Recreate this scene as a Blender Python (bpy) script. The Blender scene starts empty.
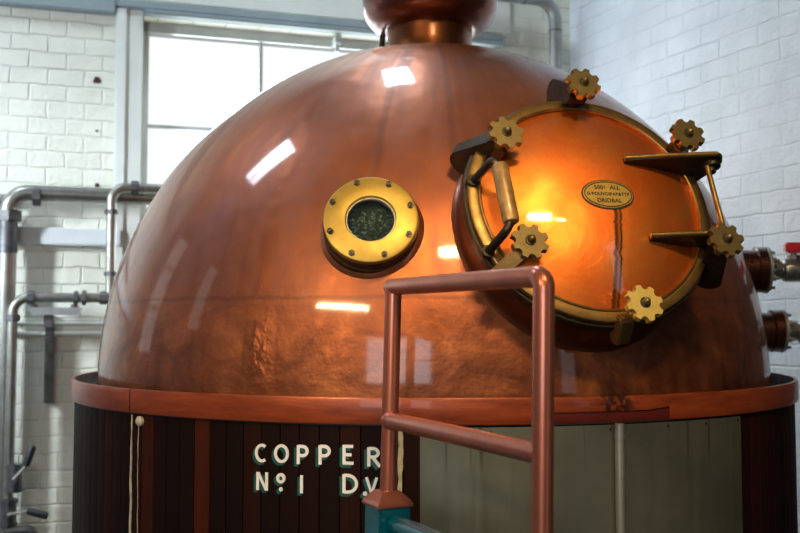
import bpy, bmesh, math, random
from mathutils import Vector, Matrix
random.seed(7)
PI = math.pi
sc = bpy.context.scene
COL = sc.collection

# ------------------------------------------------------------------ camera
PITCH = math.atan(57.5 / 970.0)
CAM = Vector((-.098, -3.14, 1.6))
cd = bpy.data.cameras.new('camera'); cam = bpy.data.objects.new('camera', cd); COL.objects.link(cam)
cam.location = CAM; cam.rotation_euler = (PI / 2 + PITCH, 0, 0)
cd.sensor_width = 36; cd.lens = 970 * 36 / 800; cd.clip_start = .02
cd.dof.use_dof = True; cd.dof.focus_distance = 2.1; cd.dof.aperture_fstop = 4.5
sc.camera = cam

def ray(px, py):
    a = (px - 400) / 970; b = -(py - 266.5) / 970
    return Vector((a, math.cos(PITCH) - b * math.sin(PITCH), math.sin(PITCH) + b * math.cos(PITCH))).normalized()

def on_plane(px, py, P, n):
    d = ray(px, py); return CAM + d * ((P - CAM).dot(n) / d.dot(n))

def on_cyl(px, py, r):
    d = ray(px, py); a = d.x**2 + d.y**2; b = CAM.x * d.x + CAM.y * d.y; c = CAM.x**2 + CAM.y**2 - r * r
    P = CAM + d * ((-b - math.sqrt(b * b - a * c)) / a)
    return math.atan2(P.x, -P.y), P.z

# ------------------------------------------------------------------ view and light
vs = sc.view_settings
vs.view_transform = 'Standard'; vs.look = 'None'; vs.exposure = 0.15; vs.gamma = 1; vs.use_curve_mapping = False
w = bpy.data.worlds.new('sky'); sc.world = w; w.use_nodes = True
w.node_tree.nodes['Background'].inputs[0].default_value = (.95, .98, 1, 1)
w.node_tree.nodes['Background'].inputs[1].default_value = 1.0

def area(name, loc, target, sx, sy, power, col, spread=180):
    l = bpy.data.lights.new(name, 'AREA'); l.shape = 'RECTANGLE'; l.size = sx; l.size_y = sy; l.energy = power; l.color = col; l.spread = math.radians(spread)
    o = bpy.data.objects.new(name, l); COL.objects.link(o); o.location = loc
    o.rotation_euler = (Vector(target) - Vector(loc)).to_track_quat('-Z', 'Y').to_euler()
    return o
CEIL = 5.0
area('skylight_daylight', (-.36, .78, CEIL - .03), (-.36, .78, 0), .35, .75, 44, (.74, .88, 1))
area('skylight_daylight', (-2.75, -.2, CEIL - .03), (-2.75, -.2, 0), 1.2, .5, 34, (.72, .85, 1), 110)
area('window_and_fill_light', (-.45, 1.98, 2.45), (-.1, .8, 2.2), 1.7, 1.2, 30, (.86, .95, 1))
area('window_and_fill_light', (-3.55, .25, 2.6), (-1.7, 1.4, 2.6), .5, 1.75, 5, (.66, .80, 1), 75)
area('window_and_fill_light', (-3.55, -1.1, 2.75), (-1.6, 1.2, 1.75), .25, 1.1, 17, (.80, .90, 1), 60)  # added cool fill for the left brick wall, from an unseen window
area('window_and_fill_light', (-1.3, -6.85, 2.3), (-.3, -.9, 1.5), 2.2, 1.5, 20, (.84, .92, 1), 120)  # added cool front fill for letters, boards and rail
area('lamp_glow', (-2.1, -4.1, 3.16), (-.35, -.9, 1.85), 1.25, .08, 5.6, (1, .72, .38), 48)
area('lamp_glow', (.75, -4.1, 4.5), (.40, -1.0, 1.90), 1.3, .22, 8, (1, .68, .32), 32)

# ------------------------------------------------------------------ materials
def mat(name): 
    m = bpy.data.materials.new(name); m.use_nodes = True
    return m, m.node_tree.nodes, m.node_tree.links, m.node_tree.nodes['Principled BSDF']

def ramp(N, L, src, stops):
    r = N.new('ShaderNodeValToRGB'); els = r.color_ramp.elements
    while len(els) < len(stops): els.new(.5)
    for e, (p, c) in zip(els, stops):
        e.position = p; e.color = (*c, 1) if len(c) == 3 else c
    L.new(src, r.inputs[0]); return r.outputs[0]

def noise(N, L, vec, scale, detail=5, rough=.6, dist=0):
    n = N.new('ShaderNodeTexNoise'); n.inputs['Scale'].default_value = scale; n.inputs['Detail'].default_value = detail
    n.inputs['Roughness'].default_value = rough; n.inputs['Distortion'].default_value = dist
    if vec is not None: L.new(vec, n.inputs['Vector'])
    return n.outputs['Fac']

def mapping(N, L, src, scale):
    m = N.new('ShaderNodeMapping'); m.inputs['Scale'].default_value = scale; L.new(src, m.inputs[0]); return m.outputs[0]

def mix(N, L, fac, a, b, blend='MIX'):
    m = N.new('ShaderNodeMix'); m.data_type = 'RGBA'; m.blend_type = blend
    for s, v in ((m.inputs[0], fac), (m.inputs[6], a), (m.inputs[7], b)):
        if isinstance(v, bpy.types.NodeSocket): L.new(v, s)
        elif isinstance(v, (int, float)): s.default_value = v
        else: s.default_value = (*v, 1)
    return m.outputs[2]

def math_(N, L, op, *vals):
    m = N.new('ShaderNodeMath'); m.operation = op
    for i, v in enumerate(vals):
        if isinstance(v, bpy.types.NodeSocket): L.new(v, m.inputs[i])
        else: m.inputs[i].default_value = v
    return m.outputs[0]

def bump(N, L, h, strength, dist, B, prev=None):
    b = N.new('ShaderNodeBump'); b.inputs['Strength'].default_value = strength; b.inputs['Distance'].default_value = dist
    L.new(h, b.inputs['Height'])
    if prev is not None: L.new(prev, b.inputs['Normal'])
    L.new(b.outputs[0], B.inputs['Normal']); return b.outputs[0]

def obj_co(N): return N.new('ShaderNodeTexCoord').outputs['Object']

def band_mask(N, L, x, centre, half, soft):   # 1 near centre
    d = math_(N, L, 'ABSOLUTE', math_(N, L, 'SUBTRACT', x, centre))
    mr = N.new('ShaderNodeMapRange'); L.new(d, mr.inputs[0])
    mr.inputs[1].default_value = half; mr.inputs[2].default_value = half + soft
    mr.inputs[3].default_value = 1; mr.inputs[4].default_value = 0
    return mr.outputs[0]

def step(N, L, x, a, b, lo=0, hi=1):
    mr = N.new('ShaderNodeMapRange'); L.new(x, mr.inputs[0])
    mr.inputs[1].default_value = a; mr.inputs[2].default_value = b; mr.inputs[3].default_value = lo; mr.inputs[4].default_value = hi
    return mr.outputs[0]

def simple(name, col, rough=.4, metal=0., var=.25, nscale=18, bmp=.0, coat=0., stretch=(1, 1, 1)):
    m, N, L, B = mat(name)
    co = mapping(N, L, obj_co(N), stretch)
    f = noise(N, L, co, nscale, 6, .65)
    c = ramp(N, L, f, [(.3, tuple(x * (1 - var) for x in col)), (.7, tuple(min(1, x * (1 + var)) for x in col))])
    L.new(c, B.inputs['Base Color']); B.inputs['Metallic'].default_value = metal
    L.new(step(N, L, f, .3, .7, rough * 1.15, rough * .85), B.inputs['Roughness'])
    if coat: B.inputs['Coat Weight'].default_value = coat; B.inputs['Coat Roughness'].default_value = .08
    if bmp: bump(N, L, noise(N, L, co, nscale * 3, 6, .7), bmp, .004, B)
    return m

def copper_dome():
    m, N, L, B = mat('lacquered_copper_sheet')
    co = obj_co(N)
    sep = N.new('ShaderNodeSeparateXYZ'); L.new(co, sep.inputs[0])
    X, Y, Z = sep.outputs
    az = math_(N, L, 'ARCTAN2', X, math_(N, L, 'MULTIPLY', Y, -1.))
    cyl = N.new('ShaderNodeCombineXYZ'); L.new(az, cyl.inputs[0]); L.new(Z, cyl.inputs[2])
    streak = noise(N, L, mapping(N, L, cyl.outputs[0], (7, 1, 1.1)), 1.5, 7, .62, .35)
    big = noise(N, L, co, 1.9, 5, .55, .4)
    fine = noise(N, L, co, 9, 8, .7, .2)
    c = ramp(N, L, big, [(.30, (.20, .052, .024)), (.5, (.41, .115, .034)), (.68, (.62, .21, .050))])
    c = mix(N, L, step(N, L, streak, .34, .66, .1, .75), c, (.21, .085, .062))
    c = mix(N, L, step(N, L, fine, .5, .85, 0, .6), c, (.22, .075, .035))
    # browner, blotched sheet below the horizontal seam
    zn = math_(N, L, 'ADD', Z, math_(N, L, 'MULTIPLY', math_(N, L, 'SUBTRACT', fine, .5), .05))
    low = step(N, L, zn, 1.70, 1.60)
    blot = noise(N, L, mapping(N, L, co, (1, 1, 1.6)), 5.5, 8, .68, .9)
    lc = ramp(N, L, blot, [(.32, (.10, .030, .013)), (.5, (.26, .075, .028)), (.68, (.46, .15, .05))])
    c = mix(N, L, math_(N, L, 'MULTIPLY', low, .8), c, lc)
    # seams
    wob = math_(N, L, 'MULTIPLY', math_(N, L, 'SUBTRACT', fine, .5), .02)
    seam = band_mask(N, L, math_(N, L, 'ADD', Z, wob), 1.660, .0015, .006)
    azw = math_(N, L, 'ADD', az, math_(N, L, 'MULTIPLY', wob, .6))
    up = step(N, L, Z, 1.9, 2.0)
    for a_, hw in ((-.178, .006), (.036, .005), (.62, .004), (-.9, .004)):
        s2 = math_(N, L, 'MULTIPLY', band_mask(N, L, azw, a_, hw, .012), up)
        seam = math_(N, L, 'MAXIMUM', seam, math_(N, L, 'MULTIPLY', s2, .8))
    c = mix(N, L, math_(N, L, 'MULTIPLY', seam, .45), c, (.10, .04, .025))
    L.new(c, B.inputs['Base Color'])
    L.new(step(N, L, streak, .34, .66, .92, .66), B.inputs['Metallic'])
    L.new(step(N, L, streak, .3, .7, .40, .56), B.inputs['Roughness'])
    B.inputs['Coat Weight'].default_value = .7; B.inputs['Coat Roughness'].default_value = .07; B.inputs['Coat IOR'].default_value = 1.5
    # dents
    b1 = bump(N, L, noise(N, L, mapping(N, L, co, (1, 1, .8)), 4, 3, .5), .35, .03, B)
    dent_z = band_mask(N, L, Z, 1.53, .03, .06)
    dent_a = band_mask(N, L, az, -.425, .012, .03)
    patch = math_(N, L, 'MULTIPLY', dent_z, dent_a)
    h = math_(N, L, 'MULTIPLY', noise(N, L, co, 34, 2, .5), patch)
    b2 = bump(N, L, h, .4, .016, B, b1)
    h2 = math_(N, L, 'MULTIPLY', noise(N, L, co, 17, 6, .6), step(N, L, Z, 1.9, 1.5, .08, 1))
    bump(N, L, h2, .22, .02, B, b2)
    return m

def copper_door():
    m, N, L, B = mat('polished_copper_door')
    co = obj_co(N)
    sep = N.new('ShaderNodeSeparateXYZ'); L.new(co, sep.inputs[0]); X, Y, Z = sep.outputs
    n1 = noise(N, L, co, 7, 7, .62, .5); n2 = noise(N, L, mapping(N, L, co, (3, .8, 1)), 16, 5, .6)
    c = ramp(N, L, n1, [(.3, (.78, .15, .02)), (.55, (.94, .255, .04)), (.75, (.97, .37, .075))])
    c = mix(N, L, step(N, L, n2, .55, .8, 0, .35), c, (.5, .12, .03))
    # dark drip that ran down from the name plate
    wob = math_(N, L, 'MULTIPLY', math_(N, L, 'SUBTRACT', noise(N, L, mapping(N, L, co, (0, 1, 0)), 24, 5, .7), .5), .026)
    lean = math_(N, L, 'ADD', math_(N, L, 'MULTIPLY', Y, -.13), -.002)
    xx = math_(N, L, 'ADD', math_(N, L, 'ADD', X, math_(N, L, 'MULTIPLY', Y, -.11)), wob)
    below = step(N, L, Y, -.028, -.034)
    for c0, hw, s in ((.032, .0024, .003), (.043, .0014, .002), (.037, .005, .007)):
        k = .85 if hw < .004 else .45
        dr = math_(N, L, 'MULTIPLY', math_(N, L, 'MULTIPLY', band_mask(N, L, xx, c0, hw, s), below), k)
        c = mix(N, L, dr, c, (.07, .035, .02))
    L.new(c, B.inputs['Base Color']); B.inputs['Metallic'].default_value = .95
    L.new(step(N, L, n1, .3, .7, .50, .42), B.inputs['Roughness'])
    B.inputs['Coat Weight'].default_value = .8; B.inputs['Coat Roughness'].default_value = .06; B.inputs['Coat IOR'].default_value = 1.7
    bump(N, L, n1, .12, .02, B)
    return m

def boards():
    m, N, L, B = mat('dark_mahogany_boards')
    co = obj_co(N)
    sep = N.new('ShaderNodeSeparateXYZ'); L.new(co, sep.inputs[0]); X, Y, Z = sep.outputs
    az = math_(N, L, 'ARCTAN2', X, math_(N, L, 'MULTIPLY', Y, -1.))
    k = math_(N, L, 'FLOOR', math_(N, L, 'MULTIPLY', math_(N, L, 'ADD', az, PI), NB / (2 * PI)))
    wn = N.new('ShaderNodeTexWhiteNoise'); wn.noise_dimensions = '1D'; L.new(k, wn.inputs['W'])
    g = noise(N, L, mapping(N, L, co, (60, 60, 2)), 1.5, 6, .6)
    c = ramp(N, L, wn.outputs[0], [(.0, (.008, .0028, .0026)), (.55, (.014, .0042, .0036)), (.82, (.024, .0058, .004)), (.97, (.07, .014, .006))])
    c = mix(N, L, step(N, L, g, .35, .75, 0, .5), c, (.008, .004, .003))
    L.new(c, B.inputs['Base Color']); B.inputs['Roughness'].default_value = .6; B.inputs['Specular IOR Level'].default_value = .10
    bump(N, L, g, .2, .002, B)
    return m

def steel_sheet():
    m, N, L, B = mat('brushed_steel_sheet')
    co = obj_co(N)
    g = noise(N, L, mapping(N, L, co, (40, 40, .8)), 1.3, 6, .6); b = noise(N, L, co, 2.3, 5, .6)
    c = ramp(N, L, b, [(.3, (.125, .135, .11)), (.7, (.25, .265, .21))])
    sep = N.new('ShaderNodeSeparateXYZ'); L.new(co, sep.inputs[0])
    st = noise(N, L, mapping(N, L, co, (38, 38, .5)), 1.9, 3, .5)
    runs = math_(N, L, 'MULTIPLY', step(N, L, st, .62, .70), step(N, L, sep.outputs[2], 1.28, 1.33, 0, .6))
    c = mix(N, L, runs, c, (.08, .045, .02))
    L.new(c, B.inputs['Base Color']); B.inputs['Metallic'].default_value = .75
    L.new(step(N, L, g, .3, .7, .36, .5), B.inputs['Roughness'])
    return m

def hoop_mat():
    m, N, L, B = mat('reddish_copper_hoop')
    co = obj_co(N)
    sep = N.new('ShaderNodeSeparateXYZ'); L.new(co, sep.inputs[0]); X, Y, Z = sep.outputs
    az = math_(N, L, 'ARCTAN2', X, math_(N, L, 'MULTIPLY', Y, -1.))
    n = noise(N, L, mapping(N, L, co, (2, 2, 14)), 4, 7, .65, .2)
    c = ramp(N, L, n, [(.3, (.19, .034, .010)), (.7, (.40, .078, .022))])
    n2 = noise(N, L, co, 60, 4, .6)
    st = math_(N, L, 'MULTIPLY', band_mask(N, L, az, .345, .02, .035), step(N, L, n2, .42, .55))
    c = mix(N, L, math_(N, L, 'MULTIPLY', st, .9), c, (.02, .01, .006))
    L.new(c, B.inputs['Base Color']); B.inputs['Metallic'].default_value = .35; B.inputs['Roughness'].default_value = .38
    B.inputs['Coat Weight'].default_value = .2
    bump(N, L, n, .15, .003, B)
    return m

def brick(name, bw, bh, col, sharp=.8, off=.5, dist=.012, mort=.4):
    m, N, L, B = mat(name)
    co = obj_co(N)
    sep = N.new('ShaderNodeSeparateXYZ'); L.new(co, sep.inputs[0])
    cmb = N.new('ShaderNodeCombineXYZ'); L.new(sep.outputs[0], cmb.inputs[0]); L.new(sep.outputs[2], cmb.inputs[1])
    nz = N.new('ShaderNodeTexNoise'); nz.inputs['Scale'].default_value = 9; nz.inputs['Detail'].default_value = 4; L.new(co, nz.inputs[0])
    dis = N.new('ShaderNodeVectorMath'); dis.operation = 'MULTIPLY_ADD'
    L.new(nz.outputs['Color'], dis.inputs[0]); dis.inputs[1].default_value = (.030, .022, 0); L.new(cmb.outputs[0], dis.inputs[2])
    bt = N.new('ShaderNodeTexBrick'); L.new(dis.outputs[0], bt.inputs['Vector'])
    bt.offset = off
    bt.inputs['Scale'].default_value = 1; bt.inputs['Brick Width'].default_value = bw; bt.inputs['Row Height'].default_value = bh
    bt.inputs['Mortar Size'].default_value = .007; bt.inputs['Mortar Smooth'].default_value = sharp
    f = noise(N, L, co, 22, 8, .7); big = noise(N, L, co, 3, 4, .6)
    c = mix(N, L, step(N, L, big, .35, .7), tuple(x * .84 for x in col), col)
    c = mix(N, L, math_(N, L, 'MULTIPLY', bt.outputs['Fac'], step(N, L, big, .48, .66, .06, mort)), c, tuple(x * .45 for x in col))
    c = mix(N, L, step(N, L, f, .60, .76, 0, .45), c, tuple(x * .62 for x in col))
    L.new(c, B.inputs['Base Color']); B.inputs['Roughness'].default_value = .55
    vis = step(N, L, noise(N, L, co, 1.3, 3, .6), .38, .62, .25, 1)
    b1 = bump(N, L, math_(N, L, 'MULTIPLY', math_(N, L, 'SUBTRACT', 1., bt.outputs['Fac']), vis), .9, dist, B)
    bump(N, L, f, .6, .016, B, b1)
    return m

NB = 150
M = dict(
    dome=copper_dome(), door=copper_door(), boards=boards(), steelsheet=steel_sheet(), hoop=hoop_mat(),
    copper=simple('worn_copper', (.50, .17, .075), .34, .9, .3, 9, .1, .35),
    collar=simple('dark_copper', (.16, .05, .022), .4, .85, .35, 9, .1, .3),
    tube=simple('copper_tube', (.52, .165, .10), .33, .72, .15, 14, .04, .5, (1, 1, .5)),
    brass=simple('aged_brass', (.26, .20, .09), .38, .9, .3, 24, .12),
    brassring=simple('yellow_brass', (.42, .285, .06), .46, .7, .22, 14, .06),
    bronze=simple('dull_bronze', (.25, .155, .05), .4, .85, .35, 22, .1),
    dark=simple('blackened_bronze', (.045, .035, .026), .42, .75, .4, 26, .15),
    gasket=simple('black_gasket', (.012, .012, .012), .5, 0, .2),
    grip=simple('worn_handle_grip', (.30, .185, .07), .42, .35, .45, 34, .1, .1, (1, 1, .3)),
    bolt=simple('dark_steel_bolt', (.06, .055, .045), .35, .9, .3, 60),
    pipe=simple('grey_steel_pipe', (.30, .295, .26), .33, .85, .3, 10, .08),
    fitting=simple('dark_iron_fitting', (.12, .12, .12), .45, .7, .4, 22, .15),
    galv=simple('galvanised_pipe', (.33, .34, .33), .42, .65, .2, 12),
    black=simple('black_rubber', (.012, .012, .014), .45, 0, .2),
    red=simple('red_plastic', (.55, .02, .03), .35, 0, .1),
    teal=simple('teal_gloss_paint', (.0, .09, .135), .22, 0, .2, 10, .08, .6),
    white=simple('white_lettering_paint', (.90, .92, .94), .5, 0, .04),
    tealpaint=simple('teal_lettering_paint', (.0, .085, .085), .5, 0, .1),
    stain=simple('pale_lime_stain', (.46, .44, .33), .6, 0, .45, 40, .2),
    paint=simple('white_gloss_paint', (.76, .78, .71), .5, 0, .06, 5, .05),
    greypaint=simple('blue_grey_paint', (.30, .36, .37), .5, 0, .12, 5, .05),
    framep=simple('window_frame_paint', (.50, .53, .50), .45, 0, .12, 8),
    floor=simple('grey_floor_paint', (.12, .11, .10), .5, 0, .3, 3),
    ceil=simple('ceiling_plaster', (.30, .29, .28), .7, 0, .08, 2),
    plain=simple('dim_plaster', (.10, .09, .085), .7, 0, .2, 2),
    brickL=brick('white_painted_brick', .165, .078, (.86, .86, .73), 1., .5, .008, .35),
    brickR=brick('pale_blue_painted_brick', .23, .090, (.82, .88, .93), 1., .5, .005, .26),
    lampshade=simple('enamel_lamp_metal', (.10, .12, .10), .4, .3, .1),
    flangecu=simple('tarnished_copper_flange', (.09, .028, .016), .3, .85, .4, 12, .1, .5),
    ledge=simple('pale_blue_ledge_paint', (.74, .80, .80), .5, 0, .05, 5),
    bluewall=simple('cool_painted_plaster', (.17, .19, .25), .7, 0, .15, 2),
    wheelyellow=simple('bright_yellow_brass', (.66, .52, .16), .42, .7, .15, 24, .1),
    dark_wall=simple('painted_shade_wall', (.03, .028, .03), .7, 0, .2, 2),  # dark tone stands in for an unlit area, no soot
    hole=simple('rust_hole', (.06, .012, .008), .8, 0, .3, 40),
)
gm, N, L, B = mat('sight_glass_pane'); B.inputs['Transmission Weight'].default_value = 1; B.inputs['Roughness'].default_value = .03
B.inputs['Base Color'].default_value = (.8, .9, .85, 1); M['glass'] = gm
gm, N, L, B = mat('window_glass')
tr = N.new('ShaderNodeBsdfTransparent'); gl = N.new('ShaderNodeBsdfGlossy'); gl.inputs['Roughness'].default_value = .4
mx = N.new('ShaderNodeMixShader'); mx.inputs[0].default_value = .02
L.new(tr.outputs[0], mx.inputs[1]); L.new(gl.outputs[0], mx.inputs[2]); L.new(mx.outputs[0], N['Material Output'].inputs[0]); M['pane'] = gm
gm, N, L, B = mat('wet_dark_interior')
co = obj_co(N); f = noise(N, L, co, 120, 4, .7); g = noise(N, L, co, 14, 3, .5)
spk = math_(N, L, 'MULTIPLY', step(N, L, f, .5, .66), step(N, L, g, .42, .62))
L.new(mix(N, L, spk, (.03, .045, .036), (.50, .60, .48)), B.inputs['Base Color']); B.inputs['Roughness'].default_value = .3
bump(N, L, f, .6, .006, B); M['inside'] = gm

# ------------------------------------------------------------------ mesh helpers
I4 = Matrix.Identity(4)
def frame(C, n, up=Vector((0, 0, 1))):
    n = Vector(n).normalized(); u = up.cross(n).normalized(); v = n.cross(u)
    return Matrix(((u.x, v.x, n.x, C[0]), (u.y, v.y, n.y, C[1]), (u.z, v.z, n.z, C[2]), (0, 0, 0, 1)))

def V(bm, Mx, p): return bm.verts.new(Mx @ Vector(p))

def lathe(bm, prof, segs=64, Mx=I4, a0=0., a1=2 * PI, cap=False, mi=0):
    full = abs(a1 - a0 - 2 * PI) < 1e-6; n = segs if full else segs + 1
    rings = []
    for r, z in prof:
        if r < 1e-6: rings.append([V(bm, Mx, (0, 0, z))] * n); continue
        rings.append([V(bm, Mx, (r * math.sin(a0 + (a1 - a0) * i / segs), -r * math.cos(a0 + (a1 - a0) * i / segs), z)) for i in range(n)])
    for A, Bq in zip(rings, rings[1:]):
        for i in range(segs):
            j = (i + 1) % n
            vs_ = []
            for v in (A[i], A[j], Bq[j], Bq[i]):
                if v not in vs_: vs_.append(v)
            if len(vs_) > 2:
                f = bm.faces.new(vs_); f.material_index = mi
    if cap and not full:
        for i in (0, -1):
            f = bm.faces.new([r[i] for r in rings]); f.material_index = mi
    return rings

def box(bm, lo, hi, Mx=I4, bev=0., mi=0):
    vs_ = [V(bm, Mx, (x, y, z)) for x in (lo[0], hi[0]) for y in (lo[1], hi[1]) for z in (lo[2], hi[2])]
    fs = [bm.faces.new([vs_[i] for i in q]) for q in ((0, 1, 3, 2), (4, 6, 7, 5), (0, 4, 5, 1), (2, 3, 7, 6), (0, 2, 6, 4), (1, 5, 7, 3))]
    for f in fs: f.material_index = mi
    if bev:
        es = {e for f in fs for e in f.edges}
        bmesh.ops.bevel(bm, geom=list(es), offset=bev, segments=2, affect='EDGES')

def prism(bm, pts, z0, z1, Mx=I4, mi=0, bev=0.):
    a = [V(bm, Mx, (x, y, z0)) for x, y in pts]; b = [V(bm, Mx, (x, y, z1)) for x, y in pts]
    fa = bm.faces.new(a[::-1]); fb = bm.faces.new(b); fs = [fa, fb]
    for i in range(len(pts)):
        j = (i + 1) % len(pts); fs.append(bm.faces.new((a[i], a[j], b[j], b[i])))
    for f in fs: f.material_index = mi
    if bev:
        bmesh.ops.bevel(bm, geom=list(fb.edges) + list(fa.edges), offset=bev, segments=2, affect='EDGES')

def fillet(pts, r, seg=7):
    pts = [Vector(p) for p in pts]; out = [pts[0]]
    for a, b, c in zip(pts, pts[1:], pts[2:]):
        d1 = (a - b).normalized(); d2 = (c - b).normalized(); ang = d1.angle(d2)
        if abs(ang - PI) < 1e-3: out.append(b); continue
        t = min(r / math.tan(ang / 2), (a - b).length * .49, (c - b).length * .49); rr = t * math.tan(ang / 2)
        p1 = b + d1 * t; p2 = b + d2 * t; cen = b + (d1 + d2).normalized() * (rr / math.sin(ang / 2))
        for i in range(seg + 1):
            q = (p1 - cen).lerp(p2 - cen, i / seg)
            s = (p1 - cen).normalized().slerp((p2 - cen).normalized(), i / seg) if True else q
            out.append(cen + s * rr)
    out.append(pts[-1]); return out

def tube(bm, pts, r, segs=20, mi=0, caps=True):
    pts = [Vector(p) for p in pts]; rs = r if isinstance(r, (list, tuple)) else [r] * len(pts)
    t = (pts[1] - pts[0]).normalized(); up = Vector((0, 0, 1)) if abs(t.z) < .9 else Vector((1, 0, 0))
    u = t.cross(up).normalized(); prev = None; first = None
    for i, p in enumerate(pts):
        if i == 0: t = (pts[1] - pts[0])
        elif i == len(pts) - 1: t = pts[-1] - pts[-2]
        else: t = (pts[i + 1] - p).normalized() + (p - pts[i - 1]).normalized()
        t.normalize(); u = (u - t * u.dot(t)).normalized(); v = t.cross(u)
        ring = [bm.verts.new(p + (u * math.cos(2 * PI * k / segs) + v * math.sin(2 * PI * k / segs)) * rs[i]) for k in range(segs)]
        if prev:
            for k in range(segs):
                f = bm.faces.new((prev[k], prev[(k + 1) % segs], ring[(k + 1) % segs], ring[k])); f.material_index = mi
        else: first = ring
        prev = ring
    if caps:
        f = bm.faces.new(first[::-1]); f.material_index = mi; f = bm.faces.new(prev); f.material_index = mi

def cyl(bm, a, b, r, segs=24, r2=None, mi=0): tube(bm, [a, b], [r, r if r2 is None else r2], segs, mi)

def build(name, bm, mats, parent=None, smooth=True, keep=None):
    bmesh.ops.recalc_face_normals(bm, faces=bm.faces[:])
    me = bpy.data.meshes.new(name); bm.to_mesh(me); bm.free()
    for m in (mats if isinstance(mats, (list, tuple)) else [mats]): me.materials.append(m)
    o = bpy.data.objects.new(name, me); COL.objects.link(o)
    if smooth:
        for p in me.polygons: p.use_smooth = True
        if hasattr(me, 'set_sharp_from_angle'): me.set_sharp_from_angle(angle=math.radians(38))
    if parent is not None: o.parent = parent
    return o

def tag(o, label=None, cat=None, group=None, kind=None):
    for k, v in (('label', label), ('category', cat), ('group', group), ('kind', kind)):
        if v: o[k] = v
    return o

def thing(name, label, cat, loc=(0, 0, 0), group=None):
    o = bpy.data.objects.new(name, None); COL.objects.link(o); o.location = loc; o.empty_display_size = .1
    return tag(o, label, cat, group)

def BM(): return bmesh.new()

# ------------------------------------------------------------------ the setting
WA = math.atan(.305)                                   # back wall runs along (1, .305)
WB = Matrix.Translation((0, 1.89, 0)) @ Matrix.Rotation(WA, 4, 'Z')   # local x along wall, y into the wall
WBn = -(WB.to_3x3() @ Vector((0, 1, 0)))
CX, CY = .844, 2.147
RA = math.atan2(-1, .47)
WR = Matrix.Translation((CX, CY, 0)) @ Matrix.Rotation(RA, 4, 'Z')    # local x along wall towards camera, y outward
def wallobj(name, bm, m, Mx):
    o = build(name, bm, m, None, False); o.matrix_world = Mx; return tag(o, kind='structure')

bm = BM(); box(bm, (-6, -7, -.1), (4.5, 4, 0)); tag(build('floor', bm, M['floor'], None, False), kind='structure')
bm = BM(); box(bm, (-6, -7, CEIL), (4.5, 4, CEIL + .1)); tag(build('ceiling', bm, M['ceil'], None, False), kind='structure')
W0, W1, Z0, Z1 = -1.40, .42, 1.78, 3.088                # window opening in the back wall
SL = -3.75; SR = math.hypot(CX, CY - 1.89)
bm = BM()
for lo, hi in (((SL, 0, 0), (W0, .25, CEIL)), ((W1, 0, 0), (SR + .1, .25, CEIL)), ((W0, 0, 0), (W1, .25, Z0)), ((W0, 0, Z1), (W1, .25, CEIL))): box(bm, lo, hi)
wallobj('wall_back', bm, M['brickL'], WB)
bm = BM(); box(bm, (-.05, 0, 0), (1.95, .25, CEIL)); wallobj('wall_right', bm, M['brickR'], WR)
bm = BM(); box(bm, (1.95, .04, 0), (8.4, .29, CEIL)); wallobj('wall_right', bm, M['dark_wall'], WR)  # front stretch coloured dark so the copper reflects shade
# left wall with a tall window, and the far wall behind the camera
bm = BM()
for lo, hi in (((-3.85, -7, 0), (-3.6, -1.25, CEIL)), ((-3.85, -.95, 0), (-3.6, 0.0, CEIL)), ((-3.85, -1.25, 0), (-3.6, -.95, 2.15)), ((-3.85, -1.25, 3.35), (-3.6, -.95, CEIL)), ((-3.85, .5, 0), (-3.6, 1.0, CEIL)), ((-3.85, 0, 0), (-3.6, .5, 1.7)), ((-3.85, 0, 3.5), (-3.6, .5, CEIL))): box(bm, lo, hi)  # narrow second opening is added for the wall fill
tag(build('wall_left', bm, M['bluewall'], None, False), kind='structure')
bm = BM()
for lo, hi in (((-6, -7.1, 0), (-2.5, -6.9, CEIL)), ((-.1, -7.1, 0), (5, -6.9, CEIL)), ((-2.5, -7.1, 0), (-.1, -6.9, 1.5)), ((-2.5, -7.1, 3.1), (-.1, -6.9, CEIL))): box(bm, lo, hi)  # opening added for the front fill light
tag(build('wall_front', bm, M['plain'], None, False), kind='structure')

# window in the back wall
bm = BM()
Y0, Y1 = .10, .14
box(bm, (W0, Y0 - .02, Z1 - .05), (W1, Y1 + .02, Z1)); box(bm, (W0, Y0 - .02, Z0), (W1, Y1 + .02, Z0 + .035))
box(bm, (W0, Y0 - .02, Z0), (W0 + .03, Y1 + .02, Z1)); box(bm, (W1 - .03, Y0 - .02, Z0), (W1, Y1 + .02, Z1))
for s in (-.815, -.23, .2): box(bm, (s - .009, Y0, Z0), (s + .009, Y1 - .01, Z1))
for z in (2.575, 2.13): box(bm, (W0, Y0 + .005, z - .008), (W1, Y1 - .012, z + .008))
wf = wallobj('window_1', bm, M['framep'], WB)
bm = BM(); box(bm, (W0 + .01, Y0 + .018, Z0 + .01), (W1 - .01, Y0 + .022, Z1 - .01)); build('window_pane', bm, M['pane'], wf, False)
bm = BM(); box(bm, (-.45, -.012, Z1 - .05), (-.42, Y0, Z1 - .005), bev=.004); cyl(bm, (-.435, .02, Z1 - .05), (-.435, .02, Z1 - .09), .012); build('window_catch', bm, M['framep'], wf)
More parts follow.
